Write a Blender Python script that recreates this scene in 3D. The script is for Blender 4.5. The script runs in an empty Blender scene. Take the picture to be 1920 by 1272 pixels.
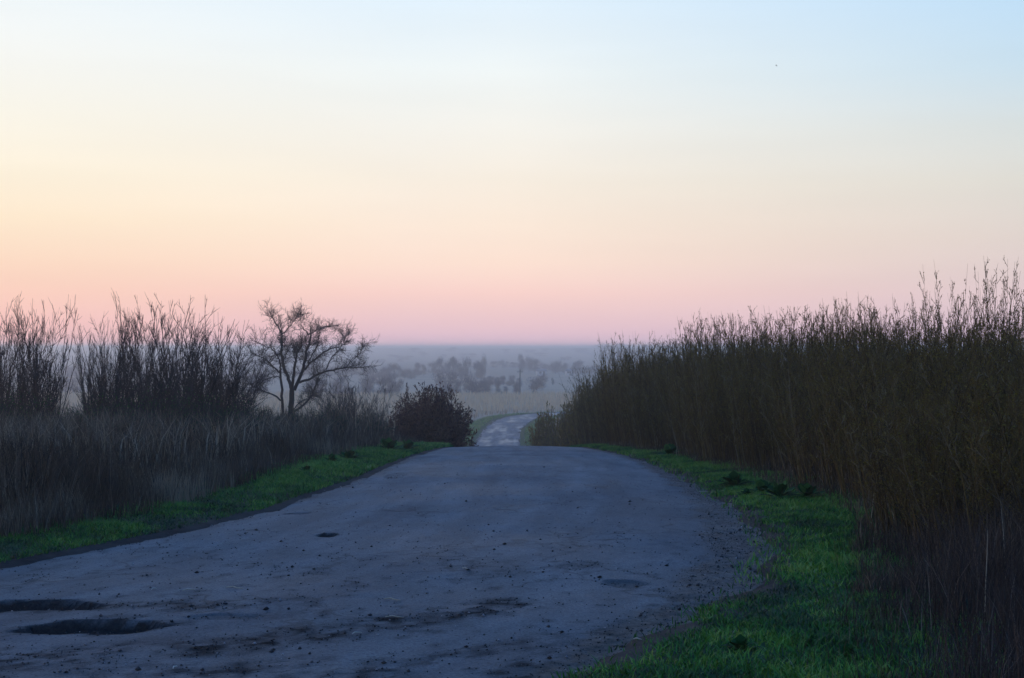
import bpy, math, random
import numpy as np
from mathutils import Vector

S = bpy.context.scene
COL = S.collection
R = math.radians

# ------------------------------------------------------------------ camera
EYE = 1.7
F = 2560.0            # focal length in photograph pixels (1920 wide)
HOR = 652.0           # row of eye level
cam_d = bpy.data.cameras.new("camera")
cam = bpy.data.objects.new("camera", cam_d)
COL.objects.link(cam)
cam.location = (0, 0, EYE)
cam.rotation_euler = (R(90) + (HOR - 636.0) / F, 0, 0)
cam_d.sensor_width = 36
cam_d.lens = 48
cam_d.clip_start = 0.1
cam_d.clip_end = 20000
S.camera = cam

# ------------------------------------------------------------------ world: dusk sky, afterglow to the left
SUN_AZ = R(-50)       # from +Y (view) towards -X (left)
W = bpy.data.worlds.new("World")
S.world = W
W.use_nodes = True
nt = W.node_tree
nt.nodes.clear()
N = nt.nodes.new
L = nt.links.new

def lin(c):
    return tuple(((v / 255) / 12.92 if v / 255 <= 0.04045 else ((v / 255 + 0.055) / 1.055) ** 2.4) for v in c)

def math_node(op, a, b=None):
    n = N('ShaderNodeMath'); n.operation = op
    for i, v in enumerate((a, b)):
        if v is None: continue
        if isinstance(v, (int, float)): n.inputs[i].default_value = v
        else: L(v, n.inputs[i])
    return n.outputs[0]

tc = N('ShaderNodeTexCoord')
nrm = N('ShaderNodeVectorMath'); nrm.operation = 'NORMALIZE'
L(tc.outputs['Generated'], nrm.inputs[0])
sep = N('ShaderNodeSeparateXYZ'); L(nrm.outputs[0], sep.inputs[0])
hz = math_node('SQRT', math_node('MAXIMUM', sep.outputs[2], 0.0))
hl = math_node('SQRT', math_node('ADD', math_node('MULTIPLY', sep.outputs[0], sep.outputs[0]),
                                 math_node('ADD', math_node('MULTIPLY', sep.outputs[1], sep.outputs[1]), 1e-6)))
ca = math_node('DIVIDE', math_node('ADD', math_node('MULTIPLY', sep.outputs[0], math.sin(SUN_AZ)),
                                   math_node('MULTIPLY', sep.outputs[1], math.cos(SUN_AZ))), hl)

UPPER = [(0.58, (146, 196, 247)), (0.70, (98, 158, 237)), (0.85, (74, 131, 223)), (1.0, (63, 116, 211))]
def sky_ramp(stops):
    r = N('ShaderNodeValToRGB'); cr = r.color_ramp
    cr.interpolation = 'EASE' if False else 'LINEAR'
    while len(cr.elements) > 1: cr.elements.remove(cr.elements[0])
    cr.elements[0].position = stops[0][0]; cr.elements[0].color = (*lin(stops[0][1]), 1)
    for p, c in stops[1:]:
        e = cr.elements.new(p); e.color = (*lin(c), 1)
    L(hz, r.inputs[0])
    return r.outputs[0]

left = sky_ramp([(0.0, (246, 184, 186)), (0.134, (252, 198, 190)), (0.194, (255, 209, 190)), (0.24, (255, 219, 194)), (0.30, (255, 234, 205)),
                 (0.35, (255, 243, 220)), (0.40, (253, 248, 234)), (0.445, (249, 249, 244)), (0.495, (240, 247, 250))] + UPPER)
mid = sky_ramp([(0.0, (236, 198, 214)), (0.09, (237, 199, 211)), (0.15, (243, 205, 207)), (0.20, (252, 213, 205)), (0.25, (254, 226, 210)), (0.30, (254, 235, 218)),
                (0.35, (249, 239, 225)), (0.40, (245, 243, 236)), (0.445, (240, 246, 246)), (0.495, (228, 243, 254))] + UPPER)
right = sky_ramp([(0.0, (220, 194, 212)), (0.11, (222, 194, 208)), (0.194, (226, 203, 206)), (0.277, (226, 213, 206)),
                  (0.34, (223, 220, 212)), (0.39, (217, 224, 224)), (0.437, (203, 225, 239)), (0.495, (190, 222, 248))] + UPPER)
anti = sky_ramp([(0.0, (120, 122, 156)), (0.15, (140, 132, 164)), (0.3, (138, 146, 184)), (0.5, (112, 150, 204))] + UPPER[1:])

def mix(fac, a, b):
    m = N('ShaderNodeMix'); m.data_type = 'RGBA'; m.clamp_factor = True
    L(fac, m.inputs[0]); L(a, m.inputs[6]); L(b, m.inputs[7])
    return m.outputs[2]
def mrange(v, a, b):
    m = N('ShaderNodeMapRange'); m.clamp = True
    L(v, m.inputs[0]); m.inputs[1].default_value = a; m.inputs[2].default_value = b
    return m.outputs[0]
c = mix(mrange(ca, 0.70, 0.90), mid, left)
c = mix(mrange(ca, 0.643, 0.334), c, right)
c = mix(mrange(ca, 0.30, -0.75), c, anti)
# thin veils of high cloud, barely there
mpv = N('ShaderNodeMapping'); L(nrm.outputs[0], mpv.inputs[0]); mpv.inputs['Scale'].default_value = (3.0, 3.0, 26.0); mpv.inputs['Rotation'].default_value = (0.0, 0.05, 0.0)
nzv = N('ShaderNodeTexNoise'); nzv.inputs['Scale'].default_value = 1.0; nzv.inputs['Detail'].default_value = 4; L(mpv.outputs[0], nzv.inputs['Vector'])
veil = N('ShaderNodeMapRange'); L(nzv.outputs['Fac'], veil.inputs[0]); veil.inputs[1].default_value = .35; veil.inputs[2].default_value = .7; veil.inputs[3].default_value = .992; veil.inputs[4].default_value = 1.03
vm = N('ShaderNodeVectorMath'); vm.operation = 'SCALE'; L(c, vm.inputs[0]); L(veil.outputs[0], vm.inputs['Scale']); c = vm.outputs[0]
bg = N('ShaderNodeBackground'); bg.inputs[1].default_value = 1.0
L(c, bg.inputs[0])
sky = N('ShaderNodeTexSky'); sky.sky_type = 'NISHITA'; sky.sun_disc = False
sky.sun_elevation = R(1.0); sky.sun_rotation = SUN_AZ
bg2 = N('ShaderNodeBackground'); bg2.inputs[1].default_value = 0.001
L(sky.outputs[0], bg2.inputs[0])
add = N('ShaderNodeAddShader'); L(bg.outputs[0], add.inputs[0]); L(bg2.outputs[0], add.inputs[1])
out = N('ShaderNodeOutputWorld'); L(add.outputs[0], out.inputs[0])

# ------------------------------------------------------------------ last glow of the sun, very weak
sd = bpy.data.lights.new("sun", 'SUN')
sd.energy = 0.65; sd.angle = R(18); sd.color = (1.0, 0.66, 0.46)
sun = bpy.data.objects.new("sun", sd); COL.objects.link(sun)
el = R(3.0)
dirv = Vector((math.sin(SUN_AZ) * math.cos(el), math.cos(SUN_AZ) * math.cos(el), math.sin(el)))
sun.rotation_euler = dirv.to_track_quat('Z', 'Y').to_euler()
sun.location = (-30, 30, 20)

S.view_settings.view_transform = 'Standard'
S.view_settings.look = 'None'
S.view_settings.exposure = 0.0
S.view_settings.gamma = 1.0
S.view_settings.use_curve_mapping = False
S.cycles.use_denoising = True
S.cycles.max_bounces = 6
S.cycles.diffuse_bounces = 3
S.cycles.glossy_bounces = 2
S.cycles.volume_bounces = 1
S.cycles.transparent_max_bounces = 8

# ------------------------------------------------------------------ helpers
rng = np.random.default_rng(11)
random.seed(11)

def tag(o, label=None, cat=None, group=None, kind=None):
    if label: o['label'] = label
    if cat: o['category'] = cat
    if group: o['group'] = group
    if kind: o['kind'] = kind
    return o

def link(o, parent=None):
    COL.objects.link(o)
    if parent is not None: o.parent = parent
    return o

def empty(name, loc, rz=0.0, scale=(1, 1, 1)):
    o = bpy.data.objects.new(name, None)
    o.empty_display_size = 0.2
    o.location = loc; o.rotation_euler = (0, 0, rz); o.scale = scale
    return link(o)

def mesh_np(name, verts, faces, tint=None, smooth=False, attrs=None):
    """verts (n,3); faces: list of arrays (m,3) / (m,4)"""
    verts = np.asarray(verts, dtype=np.float32)
    me = bpy.data.meshes.new(name)
    me.vertices.add(len(verts)); me.vertices.foreach_set('co', verts.ravel())
    sizes = []; loops = []
    for f in faces:
        f = np.asarray(f, dtype=np.int32)
        if len(f) == 0: continue
        loops.append(f.ravel()); sizes.append(np.full(len(f), f.shape[1], dtype=np.int32))
    loops = np.concatenate(loops); sizes = np.concatenate(sizes)
    me.loops.add(len(loops)); me.loops.foreach_set('vertex_index', loops)
    me.polygons.add(len(sizes))
    starts = np.concatenate([[0], np.cumsum(sizes)[:-1]]).astype(np.int32)
    me.polygons.foreach_set('loop_start', starts)
    try: me.polygons.foreach_set('loop_total', sizes)
    except Exception: pass
    if smooth: me.polygons.foreach_set('use_smooth', np.ones(len(sizes), dtype=bool))
    if tint is not None:
        a = me.attributes.new('tint', 'FLOAT', 'POINT'); a.data.foreach_set('value', np.asarray(tint, dtype=np.float32))
    for k, v in (attrs or {}).items():
        a = me.attributes.new(k, 'FLOAT', 'POINT'); a.data.foreach_set('value', np.asarray(v, dtype=np.float32))
    me.update(calc_edges=True)
    return me

def obj(name, me, mat, parent=None):
    o = bpy.data.objects.new(name, me)
    if not me.materials: me.materials.append(mat)
    return link(o, parent)

def vnoise(x, y, seed=0):
    x = np.asarray(x, float); y = np.asarray(y, float)
    xi = np.floor(x); yi = np.floor(y); fx = x - xi; fy = y - yi
    fx = fx * fx * (3 - 2 * fx); fy = fy * fy * (3 - 2 * fy)
    def h(a, b):
        v = np.sin(a * 127.1 + b * 311.7 + seed * 74.7) * 43758.5453
        return v - np.floor(v)
    return ((h(xi, yi) * (1 - fx) + h(xi + 1, yi) * fx) * (1 - fy) + (h(xi, yi + 1) * (1 - fx) + h(xi + 1, yi + 1) * fx) * fy)
def fbm(x, y, seed=0, oct=4):
    s = 0; a = 0.5; x = np.asarray(x, float); y = np.asarray(y, float)
    for i in range(oct):
        s = s + a * vnoise(x, y, seed + i * 13); x = x * 2.03 + 5.2; y = y * 2.03 + 1.7; a *= 0.5
    return s / (1 - 0.5 ** oct)
def sstep(a, b, x):
    t = np.clip((np.asarray(x, float) - a) / (b - a), 0, 1)
    return t * t * (3 - 2 * t)

# ------------------------------------------------------------------ lie of the land
K = 0.000776
Y0, Y1, ZV = 92.0, 152.0, -10.2
def profile(y):
    y = np.asarray(y, float)
    a = -K * y * y
    za, sa = -K * Y0 * Y0, -2 * K * Y0
    t = np.clip((y - Y0) / (Y1 - Y0), 0, 1); h = Y1 - Y0
    b = (2*t**3 - 3*t**2 + 1) * za + (t**3 - 2*t**2 + t) * h * sa + (-2*t**3 + 3*t**2) * ZV
    return np.where(y < 0, -K * 0.3 * y * y, np.where(y < Y0, a, b))

def depth(row):
    t = (row - HOR) / F
    return (t - math.sqrt(max(t * t - 4 * K * EYE, 0))) / (2 * K)
def at(px, row):
    d = depth(row)
    return ((px - 960) / F * d, d)
def gx(px, d):
    return (px - 960) / F * d

# road edges as x(y), measured from the verge where the camera stands
LE = [(-60, -20.), (-34, -8.), (-17.5, 0.), (-9.2, 5.), (-5.6, 8.6)] + [at(*p) for p in ((0, 1062), (200, 1020), (400, 985), (560, 940), (700, 890), (780, 856))] + \
     [(-2.0, 40), (-2.1, 50), (-2.6, 75), (-3.7, 110), (-4.3, 150), (-4.4, 165), (-4.1, 185), (-3.8, 200), (-2.8, 221), (-0.4, 237), (4.5, 248), (13, 255), (40, 263), (95, 272)]
RE = [(-60, -27.), (-30, -13.), (-13, -6.), (-5.2, 0.), (-2.4, 3.)] + [at(*p) for p in ((980, 1272), (1050, 1240), (1150, 1180), (1250, 1120), (1315, 1065), (1342, 1010), (1318, 962), (1265, 912), (1195, 866))] + \
     [(2.3, 37), (2.25, 45), (2.15, 60), (1.7, 85), (1.0, 120), (.75, 165), (.8, 185), (1.1, 200), (2.7, 221), (4.6, 236), (11, 243), (24, 250), (50, 257), (98, 265)]
LE = np.array(LE)[:, ::-1]; RE = np.array(RE)[:, ::-1]
LE = LE[np.argsort(LE[:, 0])]; RE = RE[np.argsort(RE[:, 0])]
def smooth_interp(P):
    ys = np.concatenate([np.arange(-20, 60, 0.25), np.arange(60, 275, 1.0)])
    xs = np.interp(ys, P[:, 0], P[:, 1])
    for w in (3, 3):
        k = np.ones(2 * w + 1) / (2 * w + 1)
        xs = np.convolve(np.pad(xs, w, mode='edge'), k, mode='valid')
    return ys, xs
LY, LX = smooth_interp(LE); RY, RX = smooth_interp(RE)
def xl(y): return np.interp(y, LY, LX)
def xr(y): return np.interp(y, RY, RX)
def dirt_r(y):     # width of the bare dirt shoulder outside the bend
    return np.interp(y, [-10, 4, 7, 9, 11, 13, 17, 25, 40, 60, 150, 270], [0.2, 0.25, 0.34, 0.52, 0.74, 0.68, 0.60, 0.46, 0.16, 0.15, 0.4, 0.4]) * (0.8 + 0.5 * vnoise(np.asarray(y) * 1.7, 3.3, 5))
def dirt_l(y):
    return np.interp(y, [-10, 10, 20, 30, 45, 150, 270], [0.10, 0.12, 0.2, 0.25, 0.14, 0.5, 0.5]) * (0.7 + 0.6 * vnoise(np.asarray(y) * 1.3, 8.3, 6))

def outside(x, y):
    """metres outside the road, negative on it"""
    return np.maximum(xl(y) - x, x - xr(y))

def terrain(x, y):
    x = np.asarray(x, float); y = np.asarray(y, float)
    z = profile(y)
    near = 1 - sstep(80, 160, y)
    e = outside(x, y)
    z = z + near * (0.05 * sstep(0.1, 1.2, e) + 0.16 * sstep(1.0, 4.0, e) * (fbm(x * 0.35, y * 0.35, 3) ) + 0.07 * (fbm(x * 1.6, y * 1.6, 9) - 0.5) * sstep(0.3, 1.0, e))
    # far side of the valley rises to a low ridge, a little higher on the left
    ridge = 0.2 + 2.6 * (1 - sstep(-620, -160, x)) + 1.4 * (fbm(x * 0.004, 2.0, 21) - 0.5)
    z = z + sstep(1050, 2500, y) * (ridge - ZV) - sstep(2500, 5500, y) * 26
    z = z + 0.9 * (fbm(x * 0.01, y * 0.01, 17) - 0.5) * sstep(260, 500, y)
    return z

def ground_at(x, y):
    return float(terrain(x, y))

# ------------------------------------------------------------------ materials
def new_mat(name):
    m = bpy.data.materials.new(name); m.use_nodes = True
    n = m.node_tree.nodes; b = n['Principled BSDF']
    return m, m.node_tree, n, b

def plant_mat(name, stops, rough=0.8, spec=0.15, translucent=0.0):
    m, t, n, b = new_mat(name)
    a = n.new('ShaderNodeAttribute'); a.attribute_name = 'tint'
    r = n.new('ShaderNodeValToRGB')
    while len(r.color_ramp.elements) > 1: r.color_ramp.elements.remove(r.color_ramp.elements[0])
    r.color_ramp.elements[0].position = stops[0][0]; r.color_ramp.elements[0].color = (*stops[0][1], 1)
    for p, cc in stops[1:]:
        e = r.color_ramp.elements.new(p); e.color = (*cc, 1)
    t.links.new(a.outputs['Fac'], r.inputs[0])
    t.links.new(r.outputs[0], b.inputs['Base Color'])
    b.inputs['Roughness'].default_value = rough
    b.inputs['Specular IOR Level'].default_value = spec
    return m

M = {}
M['grass'] = plant_mat('verge_grass_material', [(0, (.010, .040, .012)), (.3, (.034, .135, .016)), (.6, (.078, .245, .022)), (.85, (.18, .34, .036)), (1, (.30, .26, .15))], .6, .3)
M['dry'] = plant_mat('dry_weed_material', [(0, (.030, .021, .014)), (.45, (.098, .068, .042)), (.8, (.20, .145, .09)), (1, (.46, .35, .22))], .85)
M['brown'] = plant_mat('dead_stalk_material', [(0, (.020, .014, .011)), (.6, (.070, .047, .034)), (.9, (.14, .10, .07)), (1, (.34, .27, .20))], .85)
M['reed'] = plant_mat('reed_material', [(0, (.34, .16, .085)), (.3, (.62, .39, .20)), (.7, (.78, .53, .28)), (1, (.82, .62, .38))], .8)
M['bark'] = plant_mat('bark_material', [(0, (.025, .021, .020)), (1, (.06, .050, .046))], .9)
M['thicket'] = plant_mat('thicket_bark_material', [(0, (.046, .028, .010)), (.5, (.125, .078, .024)), (.95, (.17, .115, .036)), (1, (.22, .17, .10))], .8)
M['bud'] = plant_mat('bud_material', [(0, (.15, .075, .014)), (.5, (.23, .155, .018)), (1, (.24, .20, .022))], .7)
M['maroon'] = plant_mat('maroon_twig_material', [(0, (.050, .022, .018)), (.6, (.13, .058, .044)), (1, (.21, .10, .065))], .85)
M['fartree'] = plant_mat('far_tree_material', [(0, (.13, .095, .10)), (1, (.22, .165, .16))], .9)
M['leaf'] = plant_mat('leafy_weed_material', [(0, (.010, .045, .012)), (.7, (.028, .10, .022)), (1, (.08, .19, .04))], .8, .08)
M['straw'] = plant_mat('straw_material', [(0, (.45, .38, .26)), (1, (.62, .56, .44))], .7)
M['stone'] = plant_mat('gravel_material', [(0, (.018, .016, .015)), (.8, (.06, .055, .05)), (.93, (.12, .11, .105)), (1, (.42, .40, .38))], .9)

def noise(t, scale, detail=4, vec=None, rough=.55):
    n = t.nodes.new('ShaderNodeTexNoise'); n.inputs['Scale'].default_value = scale
    n.inputs['Detail'].default_value = detail; n.inputs['Roughness'].default_value = rough
    if vec is not None: t.links.new(vec, n.inputs['Vector'])
    return n.outputs['Fac']
def ramp(t, fac, stops):
    r = t.nodes.new('ShaderNodeValToRGB'); cr = r.color_ramp
    while len(cr.elements) > 1: cr.elements.remove(cr.elements[0])
    cr.elements[0].position = stops[0][0]; cr.elements[0].color = (*stops[0][1], 1)
    for p, cc in stops[1:]:
        e = cr.elements.new(p); e.color = (*cc, 1)
    t.links.new(fac, r.inputs[0])
    return r.outputs[0]
def mixc(t, fac, a, b, mode='MIX'):
    m = t.nodes.new('ShaderNodeMix'); m.data_type = 'RGBA'; m.blend_type = mode
    if isinstance(fac, (int, float)): m.inputs[0].default_value = fac
    else: t.links.new(fac, m.inputs[0])
    for v, i in ((a, 6), (b, 7)):
        if isinstance(v, tuple): m.inputs[i].default_value = (*v, 1)
        else: t.links.new(v, m.inputs[i])
    return m.outputs[2]
def attr(t, name):
    a = t.nodes.new('ShaderNodeAttribute'); a.attribute_name = name
    return a.outputs['Fac']
def bump(t, h, strength, dist, b):
    n = t.nodes.new('ShaderNodeBump'); n.inputs['Strength'].default_value = strength; n.inputs['Distance'].default_value = dist
    t.links.new(h, n.inputs['Height']); t.links.new(n.outputs[0], b.inputs['Normal'])

# ground
m, t, n, b = new_mat('ground_material'); M['ground'] = m
tcn = n.new('ShaderNodeTexCoord').outputs['Object']
soil = ramp(t, noise(t, 3.0, 6, tcn), [(.3, (.030, .026, .022)), (.7, (.065, .056, .045))])
green = ramp(t, noise(t, 5.0, 5, tcn), [(.3, (.016, .065, .012)), (.7, (.036, .13, .020))])
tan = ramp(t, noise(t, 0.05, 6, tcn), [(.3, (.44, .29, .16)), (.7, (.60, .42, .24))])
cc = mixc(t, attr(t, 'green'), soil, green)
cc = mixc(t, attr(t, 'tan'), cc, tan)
t.links.new(cc, b.inputs['Base Color']); b.inputs['Roughness'].default_value = .95; b.inputs['Specular IOR Level'].default_value = .1
bump(t, noise(t, 14, 5, tcn), .6, .03, b)

# road
m, t, n, b = new_mat('road_material'); M['road'] = m
tcn = n.new('ShaderNodeTexCoord').outputs['Object']
mp = n.new('ShaderNodeMapping'); t.links.new(tcn, mp.inputs[0]); mp.inputs['Scale'].default_value = (1.6, 0.35, 1)
aspec = ramp(t, noise(t, 55, 4, tcn, .75), [(.30, (.068, .072, .070)), (.5, (.144, .154, .146)), (.72, (.205, .216, .202))])
patch = ramp(t, noise(t, 0.9, 6, tcn), [(.3, (.70, .70, .72)), (.65, (1.12, 1.12, 1.12))])
streak = ramp(t, noise(t, 1.5, 5, mp.outputs[0]), [(.35, (.80, .80, .80)), (.65, (1.1, 1.1, 1.1))])
cb = n.new('ShaderNodeCombineXYZ'); t.links.new(attr(t, 'lane'), cb.inputs[0]); t.links.new(attr(t, 'along'), cb.inputs[1])
rut = ramp(t, noise(t, 1.0, 5, cb.outputs[0], .6), [(.34, (.74, .74, .76)), (.5, (1, 1, 1)), (.68, (1.22, 1.21, 1.18))])
asph = mixc(t, 1.0, aspec, patch, 'MULTIPLY'); asph = mixc(t, 1.0, asph, rut, 'MULTIPLY'); asph = mixc(t, 1.0, asph, streak, 'MULTIPLY')
# dark specks of bitumen and grit
speck = ramp(t, noise(t, 26, 3, tcn, .8), [(.60, (1, 1, 1)), (.70, (.38, .38, .38))])
asph = mixc(t, 1.0, asph, speck, 'MULTIPLY')
# hairline cracks
vo = n.new('ShaderNodeTexVoronoi'); vo.feature = 'DISTANCE_TO_EDGE'; vo.inputs['Scale'].default_value = 0.75
wv = n.new('ShaderNodeVectorMath'); wv.operation = 'ADD'
nc = n.new('ShaderNodeTexNoise'); nc.inputs['Scale'].default_value = 2.2; nc.inputs['Detail'].default_value = 6; t.links.new(tcn, nc.inputs['Vector'])
sc_ = n.new('ShaderNodeVectorMath'); sc_.operation = 'SCALE'; sc_.inputs['Scale'].default_value = 1.1; t.links.new(nc.outputs['Color'], sc_.inputs[0])
t.links.new(tcn, wv.inputs[0]); t.links.new(sc_.outputs[0], wv.inputs[1]); t.links.new(wv.outputs[0], vo.inputs['Vector'])
crack = ramp(t, vo.outputs['Distance'], [(.0, (.45, .45, .45)), (.012, (.6, .6, .6)), (.03, (1, 1, 1))])
gate = ramp(t, noise(t, .6, 2, tcn), [(.45, (0, 0, 0)), (.6, (1, 1, 1))])
asph = mixc(t, gate, asph, mixc(t, 1.0, asph, crack, 'MULTIPLY'))
mud_dark = ramp(t, noise(t, 22, 6, tcn, .65), [(.3, (.007, .006, .0055)), (.6, (.017, .015, .013)), (.8, (.038, .033, .029))])
dirt = ramp(t, noise(t, 16, 6, tcn, .7), [(.3, (.055, .042, .032)), (.55, (.15, .115, .085)), (.8, (.26, .205, .155))])
cc = mixc(t, attr(t, 'mud_dark'), asph, mud_dark)
cc = mixc(t, attr(t, 'dirt'), cc, dirt)
t.links.new(cc, b.inputs['Base Color'])
rr = n.new('ShaderNodeMapRange'); t.links.new(noise(t, 0.45, 4, tcn), rr.inputs[0]); rr.inputs[1].default_value = .35; rr.inputs[2].default_value = .7
rr.inputs[3].default_value = .62; rr.inputs[4].default_value = .85
wet = n.new('ShaderNodeMix'); t.links.new(attr(t, 'wet'), wet.inputs[0]); t.links.new(rr.outputs[0], wet.inputs[2]); wet.inputs[3].default_value = .36
md = n.new('ShaderNodeMix'); t.links.new(attr(t, 'mud_dark'), md.inputs[0]); t.links.new(wet.outputs[0], md.inputs[2]); md.inputs[3].default_value = .95
t.links.new(md.outputs[0], b.inputs['Roughness'])
sp = n.new('ShaderNodeMix'); t.links.new(attr(t, 'mud_dark'), sp.inputs[0]); sp.inputs[2].default_value = .30; sp.inputs[3].default_value = 0.0
t.links.new(sp.outputs[0], b.inputs['Specular IOR Level'])
bump(t, noise(t, 45, 6, tcn, .75), .8, .02, b)

# ------------------------------------------------------------------ ground sheet
def spaced(segs):
    a = []
    for s0, s1, st in segs: a.append(np.arange(s0, s1, st))
    return np.concatenate(a)
gyv = spaced([(-40, 4, 2), (4, 30, .25), (30, 60, .6), (60, 170, 2), (170, 290, 2), (290, 700, 15), (700, 2700, 60), (2700, 7001, 430)])
gxv = spaced([(-3600, -700, 145), (-700, -100, 30), (-100, -14, 4), (-14, 8, .22), (8, 40, 2), (40, 100, 4), (100, 700, 30), (700, 3601, 145)])
GX, GY = np.meshgrid(gxv, gyv)
E = outside(GX, GY)
inroad = (GY < 274) & (GY > -20)
GZ = terrain(GX, GY) - np.where(inroad, 0.30 * (1 - sstep(-0.35, 0.02, E - np.where(GX > (xl(GY) + xr(GY)) / 2, dirt_r(GY), dirt_l(GY)) + .15)), 0)
ny, nx = GX.shape
idx = np.arange(ny * nx).reshape(ny, nx)
quads = np.stack([idx[:-1, :-1], idx[:-1, 1:], idx[1:, 1:], idx[1:, :-1]], -1).reshape(-1, 4)
green = np.where(GY < 110, (1 - sstep(1.1, 1.7, E)), (1 - sstep(2.0, 4.5, E)) * .8) * np.clip(fbm(GX * .7, GY * .7, 31) * 1.6, 0, 1)
green = np.where((GX > 0) & (GY < 30), np.maximum(green, (1 - sstep(1.6, 2.6, E)) * .9), green)
edge_d = E - np.where(GX > (xl(GY) + xr(GY)) / 2, dirt_r(GY), dirt_l(GY))
green = green * np.where(GY < 110, .55 * sstep(.0, .45, edge_d), 1)
green = np.where(GY > 420, .35 * fbm(GX * .006, GY * .006, 55), green)
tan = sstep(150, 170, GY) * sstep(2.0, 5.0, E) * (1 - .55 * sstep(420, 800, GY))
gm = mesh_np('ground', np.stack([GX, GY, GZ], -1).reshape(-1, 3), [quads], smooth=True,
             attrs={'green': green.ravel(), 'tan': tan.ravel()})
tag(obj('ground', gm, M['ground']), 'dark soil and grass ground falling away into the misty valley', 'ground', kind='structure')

# ------------------------------------------------------------------ road with potholes
ry = spaced([(-20, 4, 1.0), (4, 6.5, .12), (6.5, 14, .035), (14, 22, .07), (22, 32, .16), (32, 60, .4), (60, 274, 1.2)])
NU = 230
U = np.linspace(0, 1, NU)
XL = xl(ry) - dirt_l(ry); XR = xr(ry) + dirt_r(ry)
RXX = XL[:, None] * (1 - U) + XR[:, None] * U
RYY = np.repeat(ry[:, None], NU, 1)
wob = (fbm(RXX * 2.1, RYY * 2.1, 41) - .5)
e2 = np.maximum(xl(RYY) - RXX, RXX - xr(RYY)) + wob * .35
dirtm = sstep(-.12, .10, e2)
mud_dark_m = np.maximum(dirtm * sstep(100, 140, RYY), .3 * dirtm) * np.where(RYY > 100, 1, 1) * sstep(.5, .62, fbm(RXX * 4, RYY * 4, 46))  # dirt edges darkened in patches, fully so along the far stretch
zr = profile(RYY) + 0.03 + 0.020 * (fbm(RXX * .8, RYY * .8, 43) - .5) + 0.010 * (fbm(RXX * 6, RYY * 6, 44) - .5)
zr = zr - 0.012 * sstep(-.1, .4, e2) + .03 * dirtm * (fbm(RXX * 9, RYY * 9, 45) - .5)
zr = zr - .06 * (2 * U[None, :] - 1) ** 2
edge = np.minimum(U, 1 - U)[None, :] * (XR - XL)[:, None]
zr = zr - 0.10 * (1 - sstep(0.0, 0.10, edge))
holes = [(*at(186, 1184), .46, .27, .065), (*at(60, 1140), .62, .23, .06), (*at(612, 1007), .11, .17, .04),
         (*at(1172, 1096), .17, .20, .013), (*at(410, 1165), .25, .12, .010), (*at(-140, 1150), .5, .3, .06),
         (*at(560, 961), .14, .14, .02), (*at(740, 892), .18, .9, .008)]
for hx, hy, a, bb, dp in holes:
    ang = np.arctan2((RYY - hy) / bb, (RXX - hx) / a)
    rad = np.sqrt(((RXX - hx) / a) ** 2 + ((RYY - hy) / bb) ** 2)
    rad = rad / (0.70 + .52 * vnoise(1.6 * np.cos(ang) + hx * 5, 1.6 * np.sin(ang) + 4, 7)) + (fbm(RXX * 10, RYY * 12, 61) - .5) * .5
    inn = 1 - sstep(.86, .98, rad)
    zr = zr - dp * inn * (0.8 + .4 * fbm(RXX * 9, RYY * 9, 71))
    mud_dark_m = np.maximum(mud_dark_m, (1 - sstep(.92, 1.15, rad)) * min(.88, dp / .035))
# bands of grit washed across the bend
def band(p, q, w, amt, sd):
    (ax, ay), (bx, by) = at(*p), at(*q)
    dx, dy = bx - ax, by - ay; ll = dx * dx + dy * dy
    tt = np.clip(((RXX - ax) * dx + (RYY - ay) * dy) / ll, 0, 1)
    dd = np.hypot(RXX - ax - tt * dx, RYY - ay - tt * dy)
    return amt * (1 - sstep(w * .3, w, dd)) * (.45 * sstep(.40, .62, fbm(RXX * 5.5, RYY * 5.5, sd)) + .5 * sstep(.5, .62, fbm(RXX * 15, RYY * 11, sd + 3)))
BANDS = [((480, 1215), (960, 1135), .34, .95), ((0, 1250), (380, 1222), .42, .9), ((330, 1150), (560, 1130), .2, .6),
         ((700, 1250), (1000, 1205), .22, .6), ((20, 1150), (320, 1140), .22, .85), ((860, 1090), (1120, 1060), .25, .4), ((960, 1262), (1290, 1120), .22, .9), ((200, 1265), (700, 1262), .4, .8)]
for i, (p, q, w, amt) in enumerate(BANDS):
    mud_dark_m = np.maximum(mud_dark_m, band(p, q, w, amt, 80 + i))
mud_dark_m = np.maximum(mud_dark_m, .35 * sstep(.60, .75, fbm(RXX * 9, RYY * 5, 95)) * (1 - sstep(9, 16, RYY)))
wetm = .9 * sstep(.46, .70, fbm(RXX * .9, RYY * .16, 97)) * sstep(120, 150, RYY) * (1 - mud_dark_m)
ny, nx = RXX.shape
idx = np.arange(ny * nx).reshape(ny, nx)
quads = np.stack([idx[:-1, :-1], idx[:-1, 1:], idx[1:, 1:], idx[1:, :-1]], -1).reshape(-1, 4)
rm = mesh_np('road', np.stack([RXX, RYY, zr], -1).reshape(-1, 3), [quads], smooth=True, attrs={'mud_dark': mud_dark_m.ravel(), 'wet': wetm.ravel(), 'lane': (U[None, :] * 13 + 0 * RYY).ravel(), 'along': (RYY * .16).ravel(), 'dirt': (dirtm * .95 * (1 - sstep(90, 130, RYY))).ravel()})
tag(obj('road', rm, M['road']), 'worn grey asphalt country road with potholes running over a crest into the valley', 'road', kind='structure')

def road_z(x, y):
    i = int(np.clip(np.searchsorted(ry, y), 1, len(ry) - 1)); u = (x - XL[i]) / (XR[i] - XL[i])
    j = int(np.clip(round(u * (NU - 1)), 0, NU - 1))
    return float(zr[i, j])

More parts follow.
